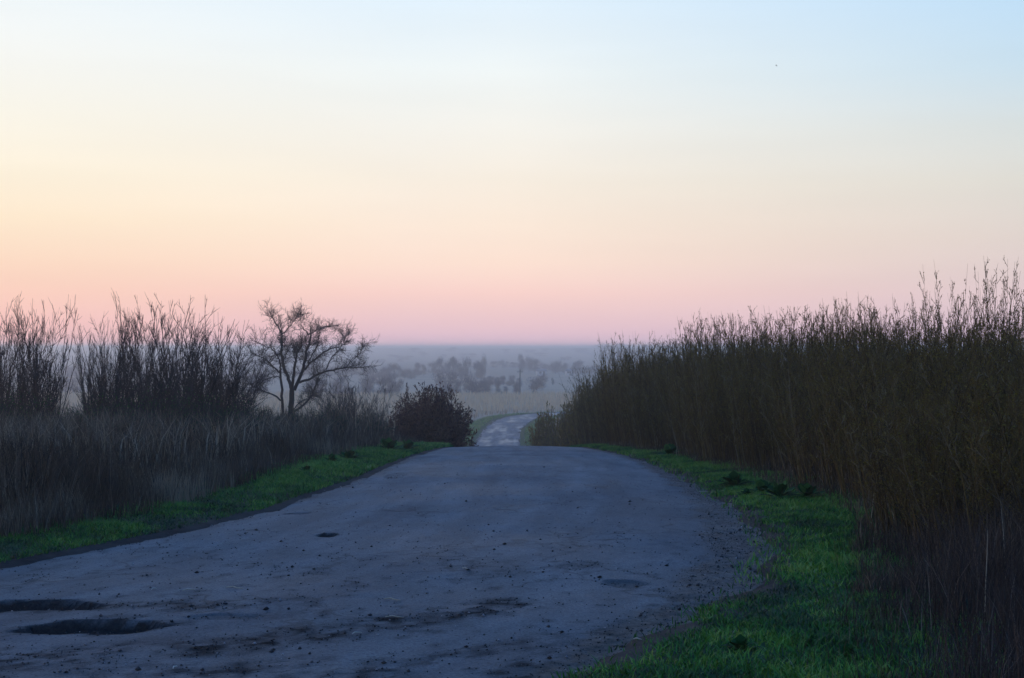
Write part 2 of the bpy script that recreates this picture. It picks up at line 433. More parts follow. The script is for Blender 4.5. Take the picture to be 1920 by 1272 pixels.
# ------------------------------------------------------------------ loose grit on the road (uncountable)
def scatter_stones(n):
    P = []
    ii = rng.integers(0, len(ry), n * 24); jj = rng.integers(0, NU, n * 24)
    yy = ry[ii]; ok = (yy > 6.4) & (yy < 30)
    ii, jj = ii[ok], jj[ok]
    w = np.maximum(mud_dark_m, dirtm * .5)[ii, jj] * .95 + .04
    keep = rng.random(len(ii)) < w * .5
    ii, jj = ii[keep][:n], jj[keep][:n]
    x = RXX[ii, jj] + rng.uniform(-.03, .03, len(ii)); y = RYY[ii, jj] + rng.uniform(-.02, .02, len(ii)); z = zr[ii, jj]
    s = .0018 + .007 * rng.random(len(ii)) ** 4 + (.012 * (rng.random(len(ii)) < .010))
    base = np.array([[1, 0, 0], [0, 1, 0], [-1, 0, 0], [0, -1, 0], [.2, .1, .8], [0, 0, -.5]])
    V = base[None] * (s[:, None, None]) * rng.uniform(.6, 1.3, (len(ii), 6, 3))
    V = V + np.stack([x, y, z + s * .3], -1)[:, None, :]
    fb = np.array([[0, 1, 4], [1, 2, 4], [2, 3, 4], [3, 0, 4], [1, 0, 5], [2, 1, 5], [3, 2, 5], [0, 3, 5]])
    Fc = (fb[None] + (np.arange(len(ii)) * 6)[:, None, None]).reshape(-1, 3)
    return mesh_np('road_grit', V.reshape(-1, 3), [Fc], tint=np.repeat(rng.random(len(ii)), 6))
tag(obj('road_grit', scatter_stones(32000), M['stone']), 'loose dark grit and small stones strewn over the road bend', 'gravel', kind='stuff')

# ------------------------------------------------------------------ blades
def blades(x, y, z, h, w, lean, bend, tint, az=None):
    n = len(x)
    a = rng.uniform(0, 2 * np.pi, n) if az is None else az
    la = rng.uniform(0, 2 * np.pi, n)
    ux, uy = np.cos(a), np.sin(a)
    lx, ly = np.cos(la) * lean, np.sin(la) * lean
    p0 = np.stack([x, y, z - .02], -1)
    p1 = p0 + np.stack([lx * h * .5, ly * h * .5, h * .55], -1)
    p2 = p0 + np.stack([lx * h * (1 + bend), ly * h * (1 + bend), h * (1 - .35 * bend)], -1)
    wv = np.stack([ux, uy, 0 * ux], -1) * (w / 2)[:, None]
    V = np.stack([p0 - wv, p0 + wv, p1 + wv * .8, p1 - wv * .8, p2], 1)
    k = (np.arange(n) * 5)[:, None]
    q = k + np.array([[0, 1, 2, 3]]); tr = k + np.array([[3, 2, 4]])
    return V.reshape(-1, 3), q, tr, np.repeat(tint, 5)

def blade_obj(name, parts, mat, label, cat):
    vs = []; qs = []; ts = []; tn = []; off = 0
    for V, q, tr, ti in parts:
        vs.append(V); qs.append(q + off); ts.append(tr + off); tn.append(ti); off += len(V)
    me = mesh_np(name, np.concatenate(vs), [np.concatenate(qs), np.concatenate(ts)], tint=np.concatenate(tn))
    return tag(obj(name, me, mat), label, cat, kind='stuff')

def pick(n, x0, x1, y0, y1, dens, ypow=1.0):
    """rejection sample; more points close to the camera when ypow > 1"""
    y = y0 + (y1 - y0) * rng.random(n) ** ypow
    x = x0(y) + (x1(y) - x0(y)) * rng.random(n)
    ok = rng.random(n) < dens(x, y)
    return x[ok], y[ok]

# verge grass: left strip
def vl(y): return np.interp(y, [8, 13, 18, 25, 33, 50, 90], [1.1, 1.05, 1.25, 1.55, 1.5, 1.2, 1.2])
gl = []
x, y = pick(150000, lambda y: xl(y) - vl(y) - .5, lambda y: xl(y) - dirt_l(y) * .75, 8.5, 60, lambda x, y: np.clip(2.0 * fbm(x * 1.5, y * 1.5, 101) - .1, .35, 1) * (1 - .85 * sstep(vl(y) - .2, vl(y) + .5, xl(y) - x)), 1.35)
patchv = fbm(x * .9, y * .9, 111)
h = rng.uniform(.035, .10, len(x)) * (.55 + 1.6 * np.maximum(patchv - .25, 0)) * (1 + .5 * sstep(20, 45, y)); w = rng.uniform(.004, .008, len(x)) * (1 + .06 * y)
gl.append(blades(x, y, terrain(x, y), h, w, rng.uniform(.1, .9, len(x)), rng.uniform(0, .7, len(x)), np.clip(.42 + 1.1 * (patchv - .5) + 1.1 * (fbm(x * 4, y * 4, 113) - .5) + rng.normal(0, .17, len(x)), 0, .88) + .12 * (rng.random(len(x)) < .05)))
blade_obj('verge_grass', gl, M['grass'], 'short green grass strip along the left edge of the road', 'grass')
# right verge
gr = []
def vr(y): return np.interp(y, [3, 7, 9, 12, 14.5, 18, 25, 40, 60], [4.6, 2.0, 1.75, 1.6, 1.9, 1.75, 1.4, .9, .8])
x, y = pick(330000, lambda y: xr(y) + dirt_r(y) * .45, lambda y: xr(y) + vr(y) + .6, 5.2, 60,
            lambda x, y: np.clip(2.0 * fbm(x * 1.6, y * 1.6, 121) - .1, .4, 1) * (.05 + .95 * sstep(dirt_r(y) * .75, dirt_r(y) * 1.1 + .12, x - xr(y) + .55 * (fbm(x * 2.5, y * 2.5, 77) - .5))) * (1 - .8 * sstep(vr(y) - .5, vr(y) + .5, x - xr(y))), 1.5)
patchv = fbm(x * .8, y * .8, 131)
h = rng.uniform(.025, .075, len(x)) * (.65 + .8 * np.maximum(patchv - .25, 0) + .5 * fbm(x * 5, y * 5, 137)) * (1 + .5 * sstep(20, 45, y)); w = rng.uniform(.0035, .0075, len(x)) * (1 + .06 * y)
gr.append(blades(x, y, terrain(x, y), h, w, rng.uniform(.1, .9, len(x)), rng.uniform(0, .7, len(x)), np.clip(.50 + .9 * (patchv - .5) + 1.2 * (fbm(x * 4, y * 4, 133) - .5) - .05 * (1 - sstep(7, 12, y)) + rng.normal(0, .17, len(x)), 0, .88) + .12 * (rng.random(len(x)) < .04)))
blade_obj('verge_grass', gr, M['grass'], 'bright green grass verge around the right side of the bend', 'grass')

# dry weeds left
dw = []
x, y = pick(110000, lambda y: -y * .42 - 2, lambda y: xl(y) - vl(y) + .1, 11.5, 62, lambda x, y: np.clip(1.6 * fbm(x * .8, y * .8, 141) - .1, 0, 1), 1.5)
inn = sstep(0, 2.2, xl(y) - vl(y) - x)
big = fbm(x * .5, y * .35, 151)
cl = fbm(x * 1.7, y * 1.1, 153)
h = rng.uniform(.30, .85, len(x)) * (.40 + .60 * inn) * (.35 + .8 * big + .7 * cl)
w = rng.uniform(.003, .006, len(x)) * (1 + .05 * y)
dw.append(blades(x, y, terrain(x, y), h, w, rng.uniform(.02, .38, len(x)), rng.uniform(0, .35, len(x)), np.clip(.33 + 1.3 * (big - .5) + 1.5 * (cl - .5) + rng.normal(0, .17, len(x)), 0, .9)))
x, y = pick(24000, lambda y: -y * .42 - 2, lambda y: xl(y) - vl(y) - 1.2, 19, 40, lambda x, y: np.clip(5 * fbm(x * .7, y * .5, 161) - 2.2, 0, 1))
h = rng.uniform(.6, 1.15, len(x)); w = rng.uniform(.006, .012, len(x)) * (1 + .02 * y)
dw.append(blades(x, y, terrain(x, y), h, w, rng.uniform(.05, .35, len(x)), rng.uniform(.2, 1.0, len(x)), np.clip(rng.normal(.80, .2, len(x)), .2, 1)))
x, y = pick(26000, lambda y: -y * .42 - 2, lambda y: xl(y) - vl(y) - .6, 14, 44, lambda x, y: sstep(.50, .66, fbm(x * .55, y * .3, 163)))
cl = fbm(x * .55, y * .3, 163)
h = rng.uniform(.55, 1.2, len(x)) * (.5 + 1.1 * (cl - .3)); w = rng.uniform(.004, .008, len(x)) * (1 + .04 * y)
dw.append(blades(x, y, terrain(x, y), h, w, rng.uniform(.05, .5, len(x)), rng.uniform(0, .8, len(x)), np.clip(rng.normal(.45, .22, len(x)) - .25 * (fbm(x * .9, y * .5, 166) > .55), 0, 1)))
blade_obj('dry_weeds', dw, M['dry'], 'grey brown dry weeds and dead grass filling the left roadside', 'dry weeds')
# tan grass on the left slope beyond
x, y = pick(26000, lambda y: -y * .42, lambda y: xl(y) - 2.2, 42, 95, lambda x, y: np.clip(1.6 * fbm(x * .3, y * .3, 171) - .1, 0, 1))
h = rng.uniform(.6, 1.5, len(x)); w = rng.uniform(.02, .04, len(x))
blade_obj('tall_dry_grass', [blades(x, y, terrain(x, y), h, w, rng.uniform(.02, .25, len(x)), rng.uniform(0, .5, len(x)), np.clip(rng.normal(.62, .2, len(x)), 0, 1))],
          M['dry'], 'tall tan dry grass on the left slope around the bare tree', 'dry grass')

# dry grass at the foot of the thicket on the right
x, y = pick(64000, lambda y: xr(y) + vr(y) - .35, lambda y: xr(y) + vr(y) + 1.6, 9.5, 62, lambda x, y: np.clip(1.5 * fbm(x * .9, y * .9, 181), 0, 1), 1.3)
inn = sstep(0, 1.0, x - xr(y) - vr(y))
h = rng.uniform(.22, .95, len(x)) * (.20 + .75 * inn) * (.6 + .9 * fbm(x * 1.3, y * .8, 183)); w = rng.uniform(.003, .006, len(x)) * (1 + .05 * y)
blade_obj('dry_grass', [blades(x, y, terrain(x, y), h, w, rng.uniform(.02, .45, len(x)), rng.uniform(0, .5, len(x)), np.clip(.2 + .5 * fbm(x, y * .6, 191) + rng.normal(0, .2, len(x)), 0, 1))],
          M['dry'], 'mauve brown dry grass at the foot of the right thicket', 'dry grass')
# dead stalks bottom right
def in_patch(x, y):
    a = .262 * y + .05 + .9 * (fbm(x * 1.2, y * 1.2, 201) - .5)
    return sstep(a - .35, a + .25, x) * (1 - sstep(11.5, 13, y))
x, y = pick(60000, lambda y: y * 0 + .8, lambda y: y * 0 + 6.0, 4.5, 13, lambda x, y: in_patch(x, y) * np.clip(1.6 * fbm(x * 1.3, y * 1.3, 211), 0, 1))
h = rng.uniform(.14, .58, len(x)) * (.4 + .7 * in_patch(x - .4, y)) * (.55 + .9 * fbm(x * 1.5, y * 1.5, 214)); w = rng.uniform(.002, .0045, len(x))
bs = [blades(x, y, terrain(x, y), h, w, rng.uniform(.02, .5, len(x)), rng.uniform(0, .4, len(x)), np.clip(rng.normal(.45, .25, len(x)), 0, .95) + .05 * (rng.random(len(x)) < .03))]
blade_obj('dead_stalks', bs, M['brown'], 'thin brown dead stalks in the bottom right foreground', 'dead stalks')

# reed field in the valley
x, y = pick(70000, lambda y: y * 0 - 150, lambda y: y * 0 + 110, 158, 345, lambda x, y: sstep(3.4, 5.5, outside(x, y)) * np.clip(1.8 * fbm(x * .06, y * .06, 221) + .2, 0, 1))
nearroad = 1 - sstep(4, 14, outside(x, y))
h = rng.uniform(.8, 1.7, len(x)) * (1 - .45 * nearroad); w = rng.uniform(.08, .16, len(x))
blade_obj('reed_field', [blades(x, y, terrain(x, y), h, w, rng.uniform(.02, .2, len(x)), rng.uniform(0, .4, len(x)), np.clip(rng.normal(.62, .18, len(x)) - .55 * nearroad, 0, 1))],
          M['reed'], 'pale tan field of dry reeds in the valley beyond the road', 'reeds')
# green strips beside the far road
x, y = pick(24000, lambda y: xl(y) - 3.4, lambda y: xr(y) + 3.4, 95, 262, lambda x, y: sstep(.7, 1.2, outside(x, y)))
blade_obj('roadside_grass', [blades(x, y, terrain(x, y), rng.uniform(.1, .35, len(x)), rng.uniform(.06, .12, len(x)), rng.uniform(.1, .6, len(x)), rng.uniform(0, .4, len(x)), np.clip(rng.normal(.65, .2, len(x)), 0, .9))],
          M['grass'], 'green grass strips beside the far stretch of road in the valley', 'grass')

# ------------------------------------------------------------------ woody plants
class Tubes:
    def __init__(s): s.v = []; s.q = []; s.t = []; s.tn = []; s.n = 0; s.lv = []
    def add(s, P, r, sides=3, tint=.5):
        P = np.asarray(P, float); k = len(P)
        r = np.asarray(r, float)
        T = np.gradient(P, axis=0); T /= np.linalg.norm(T, axis=1, keepdims=True) + 1e-9
        ref = np.array([0.31, 0.87, 0.38]) if abs(T[0, 1]) < .8 else np.array([.9, .1, .3])
        A = np.cross(T, ref); A /= np.linalg.norm(A, axis=1, keepdims=True) + 1e-9
        B = np.cross(T, A)
        an = np.arange(sides) * 2 * np.pi / sides
        ring = P[:, None, :] + r[:, None, None] * (np.cos(an)[None, :, None] * A[:, None, :] + np.sin(an)[None, :, None] * B[:, None, :])
        s.v.append(ring.reshape(-1, 3))
        i = np.arange(k - 1)[:, None] * sides + np.arange(sides)[None, :]
        j = np.arange(k - 1)[:, None] * sides + (np.arange(sides)[None, :] + 1) % sides
        s.q.append(np.stack([i, j, j + sides, i + sides], -1).reshape(-1, 4) + s.n)
        s.tn.append(np.full(k * sides, tint)); s.n += k * sides
    def leaf(s, c, d, size, tint):
        """a small flat bud or leaf on point c along d"""
        s.lv.append((*c, *d, size, tint)); s.n += 4
    def mesh(s, name, smooth=False):
        if s.lv:      # a tube set holds either tubes or leaves
            A = np.array(s.lv); c_, d_, sz, ti = A[:, :3], A[:, 3:6], A[:, 6:7], A[:, 7]
            d_ = d_ / (np.linalg.norm(d_, axis=1, keepdims=True) + 1e-9)
            u_ = np.cross(d_, rng.normal(size=d_.shape)); u_ /= np.linalg.norm(u_, axis=1, keepdims=True) + 1e-9
            V = np.stack([c_, c_ + d_ * sz * .5 + u_ * sz * .28, c_ + d_ * sz, c_ + d_ * sz * .5 - u_ * sz * .28], 1).reshape(-1, 3)
            return mesh_np(name, V, [np.arange(len(V)).reshape(-1, 4)], tint=np.repeat(ti, 4))
        return mesh_np(name, np.concatenate(s.v), [np.concatenate(s.q)], tint=np.concatenate(s.tn), smooth=smooth)

def unit(v):
    return v / (math.sqrt(v[0] * v[0] + v[1] * v[1] + v[2] * v[2]) + 1e-9)
def cross3(a, b):
    return np.array([a[1] * b[2] - a[2] * b[1], a[2] * b[0] - a[0] * b[2], a[0] * b[1] - a[1] * b[0]])
def bent(p, d, length, k, wig, up=0.0):
    pts = [np.array(p, float)]; d = unit(np.array(d, float))
    for i in range(k):
        d = unit(d + rng.normal(size=3) * wig + np.array([0, 0, up]))
        pts.append(pts[-1] + d * length / k)
    return np.array(pts)
def side_dir(t, ang):
    a = unit(cross3(t, rng.normal(size=3)))
    return unit(t * math.cos(ang) + a * math.sin(ang))

def build_shrub(stem_name, n_stems, H, r0, spread, twig_n, twig_len, buds, bark, budmat, wig=.10, up=.12, stem_r=.014, hvar=.3, sub=2, dome=0.0, twig_ang=(.35, .8), budsize=.035, twr=.0045):
    """returns list of (name, mesh, material): stems, twigs (and buds)"""
    st = Tubes(); tw = Tubes(); bd = Tubes()
    for i in range(n_stems):
        a = rng.uniform(0, 2 * np.pi); rr = r0 * math.sqrt(rng.random())
        sp = spread * (.25 + .75 * rng.random() ** .7) if dome == 0 else spread * math.sqrt(rng.random())
        aa = a + rng.normal() * .5
        d = np.array([math.cos(aa) * math.sin(sp), math.sin(aa) * math.sin(sp), math.cos(sp)])
        ln = H * (1 - hvar * rng.random())
        if dome: ln *= (1 - dome * (sp / max(spread, .01)) ** 2)
        P = bent((rr * math.cos(a), rr * math.sin(a), -.05), d, ln, 7, wig, up)
        r = stem_r * (.6 + .7 * rng.random()) * np.linspace(1, .22, 8)
        ti = rng.random()
        st.add(P, r, 4, ti)
        for k in range(twig_n):
            u = rng.uniform(.22, .97); f = u * 7; i0 = int(f); p = P[i0] + (P[min(i0 + 1, 7)] - P[i0]) * (f - i0)
            tdir = unit(P[min(i0 + 1, 7)] - P[i0])
            tl = twig_len * (.4 + .8 * rng.random()) * (1.25 - .6 * u)
            Q = bent(p, side_dir(tdir, rng.uniform(*twig_ang)), tl, 3, wig * 1.2, up * 1.3)
            tt = min(1, max(0, ti + rng.normal() * .2))
            tw.add(Q, twr * np.linspace(1.2, .5, 4), 3, tt)
            for s_ in range(sub):
                q0 = Q[rng.integers(1, 3)] * .5 + Q[rng.integers(1, 4)] * .5
                Q2 = bent(q0, side_dir(unit(Q[-1] - Q[0]), rng.uniform(*twig_ang)), tl * rng.uniform(.3, .6), 2, wig * 1.3, up * 1.2)
                tw.add(Q2, twr * np.linspace(.8, .4, 3), 3, tt)
                for b_ in range(buds):
                    v = rng.random(); j = min(int(v * 2), 1)
                    bd.leaf(Q2[j] + (Q2[j + 1] - Q2[j]) * (v * 2 - j), side_dir(unit(Q2[-1] - Q2[0]), .6), budsize * rng.uniform(.5, 1.2), rng.random())
            for b_ in range(buds):
                v = rng.random(); j = min(int(v * 3), 2)
                bd.leaf(Q[j] + (Q[j + 1] - Q[j]) * (v * 3 - j), side_dir(unit(Q[-1] - Q[0]), .6), budsize * rng.uniform(.5, 1.2), rng.random())
    out = [('stem', st.mesh(stem_name + '_stem'), bark), ('twig_crown', tw.mesh(stem_name + '_twig'), bark)]
    if bd.n: out.append(('bud_foliage', bd.mesh(stem_name + '_bud'), budmat))
    return out

def place(name, parts, x, y, rz, scale, label, cat, group=None, sink=.02):
    o = empty(name, (x, y, ground_at(x, y) - sink), rz, scale)
    tag(o, label, cat, group)
    for nm, me, mat in parts: obj(nm, me, mat, o)
    return o

# --- thicket on the right: upright budding shoots, packed
TH = [build_shrub('thicket_shrub%d' % i, 120, 3.0, .72, .20, 12, .26, 3, M['thicket'], M['bud'], wig=.04, up=.05, stem_r=.0062, hvar=.5, sub=2, twig_ang=(.2, .65), budsize=.022, twr=.0032) for i in range(4)]
def foot(y): return float(xr(y) + vr(y))
spots = []
yy = 11.2
while yy < 57:
    step = .85 + .010 * yy
    for rowi, offx in enumerate((.75, 1.75, 3.0, 4.6)):
        if rowi == 3 and yy > 34: continue
        x_ = foot(yy) + offx + rng.uniform(-.3, .3); y_ = yy + rng.uniform(-.4, .4)
        if x_ > y_ * .41 + 1.2: continue
        spots.append((x_, y_, rowi))
    yy += step * 1.25
gname = 'upright shrubs packed in the right roadside thicket'
for i, (x_, y_, rowi) in enumerate(spots):
    # crown line read off the photograph: tall near the right edge, lower towards the crest
    hs = np.interp(y_, [11, 14, 18, 24, 32, 42, 52, 72], [.78, .84, .93, 1.0, 1.12, 1.26, 1.34, 1.2]) * (.84 + .09 * rowi) * rng.uniform(.70, 1.14) * (.86 + .40 * (float(fbm(y_ * .35, 4.0, 303)) - .3))
    lab = ('budding upright shrub in the front row of the right thicket' if rowi == 0 else 'budding upright shrub deep inside the right roadside thicket')
    place('thicket_shrub', TH[i % 4], x_, y_, rng.uniform(0, 6.28), (1.0 + .006 * y_, 1.0 + .006 * y_, hs), lab, 'shrub', gname + (', front row' if rowi == 0 else ', inner rows'))

# low bushes past the crest on the right
OL = [build_shrub('olive_bush%d' % i, 260, 1.0, .25, 1.3, 12, .17, 4, M['thicket'], M['bud'], wig=.08, up=.05, stem_r=.008, hvar=.35, sub=2, dome=.05, budsize=.034, twr=.004) for i in range(2)]
for px, d, top, wpx, lab in ((1042, 88, 748, 84, 'low rounded olive bush beside the road past the crest'),
                             (1088, 80, 730, 80, 'olive brown bush between the low rounded bush and the thicket end'),
                             (1118, 68, 694, 90, 'twiggy bush closing the far end of the right thicket'),
                             (1160, 60, 658, 95, 'taller brown bush just inside the far end of the thicket')):
    x_ = gx(px, d); g = ground_at(x_, d); hh = EYE - (top - HOR) / F * d - g; ww = wpx / F * d / 1.5
    place('roadside_bush', OL[px % 2], x_, d, rng.uniform(0, 6), (ww, ww, hh), lab, 'bush')

# --- left: bare vase-shaped shrubs
BA = [build_shrub('bare_shrub%d' % i, 42, 1.0, .08, .36, 11, .17, 0, M['bark'], None, wig=.07, up=.06, stem_r=.0045, hvar=.55, sub=3, twig_ang=(.3, .75), twr=.0018) for i in range(4)]
bare = [(-25, 38, 556, .75, 'bare shrub half cut off by the left picture edge'), (28, 37, 552, .75, 'tall bare shrub at far left, left of the gap in the shrub row'),
        (86, 36, 543, .62, 'bare forked shrub bordering the gap at the left edge'), (178, 40, 592, .60, 'shorter bare shrub right of the gap, at left of the long shrub row'),
        (212, 38, 574, .72, 'bare shrub second from the gap in the long left row'), (262, 39, 545, .70, 'bare shrub with the longest thin tips in the left row'),
        (305, 37, 572, .78, 'dense bare shrub mid way along the left row'), (345, 39, 550, .85, 'broad bare shrub in the thickest part of the left row'),
        (392, 40, 584, .95, 'bare shrub leaning right near the end of the left row'), (430, 43, 622, 1.2, 'lowest spreading bare shrub next to the crooked bare tree')]
for i, (px, d, top, wf, lab) in enumerate(bare):
    x_ = gx(px, d); g = ground_at(x_, d); hh = (EYE - (top - HOR) / F * d - g) * 1.06
    place('bare_shrub', BA[i % 4], x_, d, rng.uniform(0, 6), (hh * wf, hh * wf, hh), lab, 'shrub', 'bare shrubs in a row on the left')
# undergrowth between them
UG = [build_shrub('undergrowth%d' % i, 80, 1.0, .3, .95, 9, .25, 1, M['bark'], M['leaf'], wig=.10, up=.05, stem_r=.007, hvar=.3, sub=2, dome=.2, budsize=.03, twr=.0035) for i in range(2)]
for i, (px, d, top) in enumerate(((-10, 34, 712), (50, 34, 722), (185, 34, 728), (240, 35, 712), (300, 34, 705), (360, 35, 715), (415, 37, 728), (470, 42, 742), (610, 52, 742), (560, 56, 752), (20, 27, 752), (95, 29, 762), (150, 26, 770), (215, 30, 748), (290, 28, 756), (385, 29, 750), (450, 31, 758), (520, 36, 762), (610, 40, 760), (670, 44, 770))):
    x_ = gx(px, d); g = ground_at(x_, d); hh = EYE - (top - HOR) / F * d - g
    place('undergrowth_bush', UG[i % 2], x_, d, rng.uniform(0, 6), (1.5 if d > 33 and d != 36 else 1.0, 1.2, hh), 'low dark bush in the weeds around the bare tree' if px > 500 else 'low dark bush rising out of the dry weeds on the left' if d < 33 else 'low dark bush tangled at the feet of the left shrubs', 'bush', 'undergrowth bushes on the left')
# twiggy shrubs right of the tree
for i, (px, d, top, wf, lab) in enumerate(((655, 64, 690, 1.1, 'small twiggy shrub just right of the crooked bare tree'), (690, 66, 708, 1.1, 'lower brown twiggy shrub between bare tree and dark bush'),
                                          (632, 60, 705, 1.2, 'thin brown shrub under the right limbs of the bare tree'), (716, 62, 742, .9, 'wispy tan shrub touching the left side of the dark bush'))):
    x_ = gx(px, d); g = ground_at(x_, d); hh = EYE - (top - HOR) / F * d - g
    place('twiggy_shrub', BA[(i + 1) % 4], x_, d, rng.uniform(0, 6), (hh * wf, hh * wf, hh), lab, 'shrub')
# the dark rounded bush
DB = build_shrub('dark_bush', 420, 1.0, .2, 1.42, 16, .17, 1, M['maroon'], M['maroon'], wig=.10, up=.0, stem_r=.005, hvar=.30, sub=3, dome=.02, twig_ang=(.3, .9), budsize=.046, twr=.0034)
x_, d = gx(806, 52), 52; g = ground_at(x_, d); hh = EYE - (704 - HOR) / F * d - g
place('dark_bush', DB, x_, d, .4, (1.65, 1.65, hh), 'dense rounded maroon brown bush beside the road at the crest', 'bush')

# --- the crooked bare tree
def tree():
    d0 = 62.0; sc = d0 / F / 5.3
    tx = gx(545, d0); tz = ground_at(tx, d0)
    ztop = EYE + (HOR - 582) / F * d0
    def c(px, py, dy=0.0): # crop pixel -> local metres about the base
        wx = (460 + px / 5.3 - 960) / F * d0; wz = EYE + (HOR - (560 + py / 5.3)) / F * d0
        return np.array([wx - tx, dy, wz - tz])
    o = empty('bare_tree', (tx, d0, tz - .03)); tag(o, 'crooked bare tree with two dark trunks standing above the left weeds', 'tree')
    limbs = {
     'trunk': [([(452, 1560), (450, 1300), (452, 1130), (462, 1000), (462, 900)], 0, .15, .115), ([(385, 1560), (382, 1250), (378, 1060), (366, 850), (356, 700)], -.25, .075, .052)],
     'limb': [([(462, 900), (432, 800), (375, 670), (348, 540), (347, 430), (342, 340)], .3, .085, .038), ([(342, 340), (320, 270), (285, 235), (250, 190), (235, 150)], .5, .032, .012),
              ([(342, 360), (395, 325), (430, 275), (470, 235), (500, 190)], .1, .030, .010),
              ([(466, 890), (488, 740), (508, 610), (525, 530), (570, 480), (585, 430)], -.5, .075, .022), ([(486, 905), (552, 730), (590, 610), (585, 520), (615, 420), (622, 350)], .6, .085, .034),
              ([(622, 360), (670, 320), (720, 290), (780, 270), (830, 265)], .9, .028, .010), ([(620, 350), (575, 300), (545, 260), (530, 200)], .3, .026, .010),
              ([(535, 830), (650, 780), (780, 712), (890, 700), (1010, 682), (1140, 680)], .9, .060, .014), ([(1000, 684), (1040, 610), (1110, 550), (1140, 470)], 1.1, .020, .007),
              ([(590, 700), (660, 620), (745, 572), (830, 515), (930, 480), (1010, 455)], -.9, .052, .012), ([(620, 640), (690, 520), (740, 450), (745, 390)], -.4, .034, .012),
              ([(800, 700), (830, 620), (890, 540), (960, 450), (985, 380)], .3, .030, .009),
              ([(356, 740), (285, 672), (235, 592), (170, 575), (100, 530)], -.6, .042, .014), ([(356, 700), (352, 610), (335, 540), (290, 490), (190, 440)], -.9, .040, .012),
              ([(368, 1010), (300, 955), (180, 905), (90, 850), (40, 790)], -.7, .045, .012), ([(360, 770), (280, 768), (200, 795), (120, 800)], .4, .024, .008),
              ([(462, 1130), (600, 1045), (690, 945), (740, 830), (780, 735)], -1.0, .058, .020), ([(480, 1100), (540, 1010), (600, 985), (660, 960)], .6, .030, .010),
              ([(505, 620), (455, 540), (470, 470), (520, 430)], .9, .026, .009), ([(375, 660), (410, 560), (450, 510), (480, 450)], -.7, .028, .010)]}
    tw = Tubes()
    def sprout(P, r0, lvl, n, length):
        k = len(P) - 1
        for _ in range(n):
            u = rng.uniform(.12, 1.0)
            f = u * k; i = min(int(f), k - 1); p = P[i] + (P[i + 1] - P[i]) * (f - i); td = unit(P[i + 1] - P[i])
            dd = side_dir(td, rng.uniform(.35, 1.3)); dd = unit(dd + np.array([0, 0, .12]))
            ln = length * rng.uniform(.5, 1.2)
            Q = bent(p, dd, ln, 5, .17, .03)
            tw.add(Q, r0 * np.linspace(1, .35, 6), 3, rng.random())
            if lvl < 2: sprout(Q, r0 * .62, lvl + 1, 5 if lvl == 0 else 4, length * .55)
    for nm, arr in limbs.items():
        for pts, dep, ra, rb in arr:
            k = len(pts)
            if nm == 'trunk': P0 = np.array([c(px, py, dep) for px, py in pts])
            else: P0 = np.array([c(px, py, dep * 1.5 * i / (k - 1)) for i, (px, py) in enumerate(pts)])
            s = np.linspace(0, k - 1, (k - 1) * 4 + 1)
            P = np.stack([np.interp(s, np.arange(k), P0[:, q]) for q in range(3)], -1)
            for _ in range(2): P[1:-1] = (P[:-2] + 2 * P[1:-1] + P[2:]) / 4
            P[1:-1] += rng.normal(size=P[1:-1].shape) * .018
            tb = Tubes(); rad = np.linspace(ra, rb, len(P))
            if nm == 'trunk': rad[0] *= 1.35; rad[1] *= 1.2
            tb.add(P, rad, 7, rng.random() * .6)
            obj(nm, tb.mesh('bare_tree_' + nm, smooth=True), M['bark'], o)
            if nm == 'limb':
                td = unit(P[-1] - P[-3])
                for _ in range(3):
                    Q = bent(P[-1], side_dir(td, rng.uniform(.15, .75)), rng.uniform(.35, .75), 6, .18, .03)
                    tw.add(Q, np.linspace(rb * .8, .004, 7), 4, rng.random()); sprout(Q, .008, 1, 5, .45)
                sprout(P, .011, 0, int(11 * np.linalg.norm(np.diff(P, axis=0), axis=1).sum()) + 4, .58)
    obj('twig_crown', tw.mesh('bare_tree_twigs'), M['bark'], o)
tree()

# --- far trees in the mist
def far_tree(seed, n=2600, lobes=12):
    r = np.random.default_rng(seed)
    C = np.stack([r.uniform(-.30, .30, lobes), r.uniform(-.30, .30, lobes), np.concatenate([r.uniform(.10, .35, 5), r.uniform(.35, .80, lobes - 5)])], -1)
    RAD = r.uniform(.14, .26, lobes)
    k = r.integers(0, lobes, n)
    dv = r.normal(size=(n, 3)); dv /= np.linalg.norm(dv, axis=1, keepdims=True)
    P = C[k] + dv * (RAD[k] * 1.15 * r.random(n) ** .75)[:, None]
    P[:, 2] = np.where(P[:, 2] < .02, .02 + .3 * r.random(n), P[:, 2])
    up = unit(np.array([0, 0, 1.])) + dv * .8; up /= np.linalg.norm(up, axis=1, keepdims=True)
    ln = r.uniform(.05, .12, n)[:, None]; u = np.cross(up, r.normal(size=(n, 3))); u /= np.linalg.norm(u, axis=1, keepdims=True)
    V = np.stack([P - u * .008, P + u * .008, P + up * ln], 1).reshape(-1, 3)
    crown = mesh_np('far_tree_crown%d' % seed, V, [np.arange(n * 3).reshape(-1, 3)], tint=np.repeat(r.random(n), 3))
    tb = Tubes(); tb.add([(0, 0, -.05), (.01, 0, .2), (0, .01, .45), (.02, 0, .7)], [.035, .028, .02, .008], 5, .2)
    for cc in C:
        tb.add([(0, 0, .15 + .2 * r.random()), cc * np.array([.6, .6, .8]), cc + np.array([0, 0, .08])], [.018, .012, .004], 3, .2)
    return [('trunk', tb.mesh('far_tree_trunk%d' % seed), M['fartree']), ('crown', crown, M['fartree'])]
FT = [far_tree(500 + i) for i in range(6)]
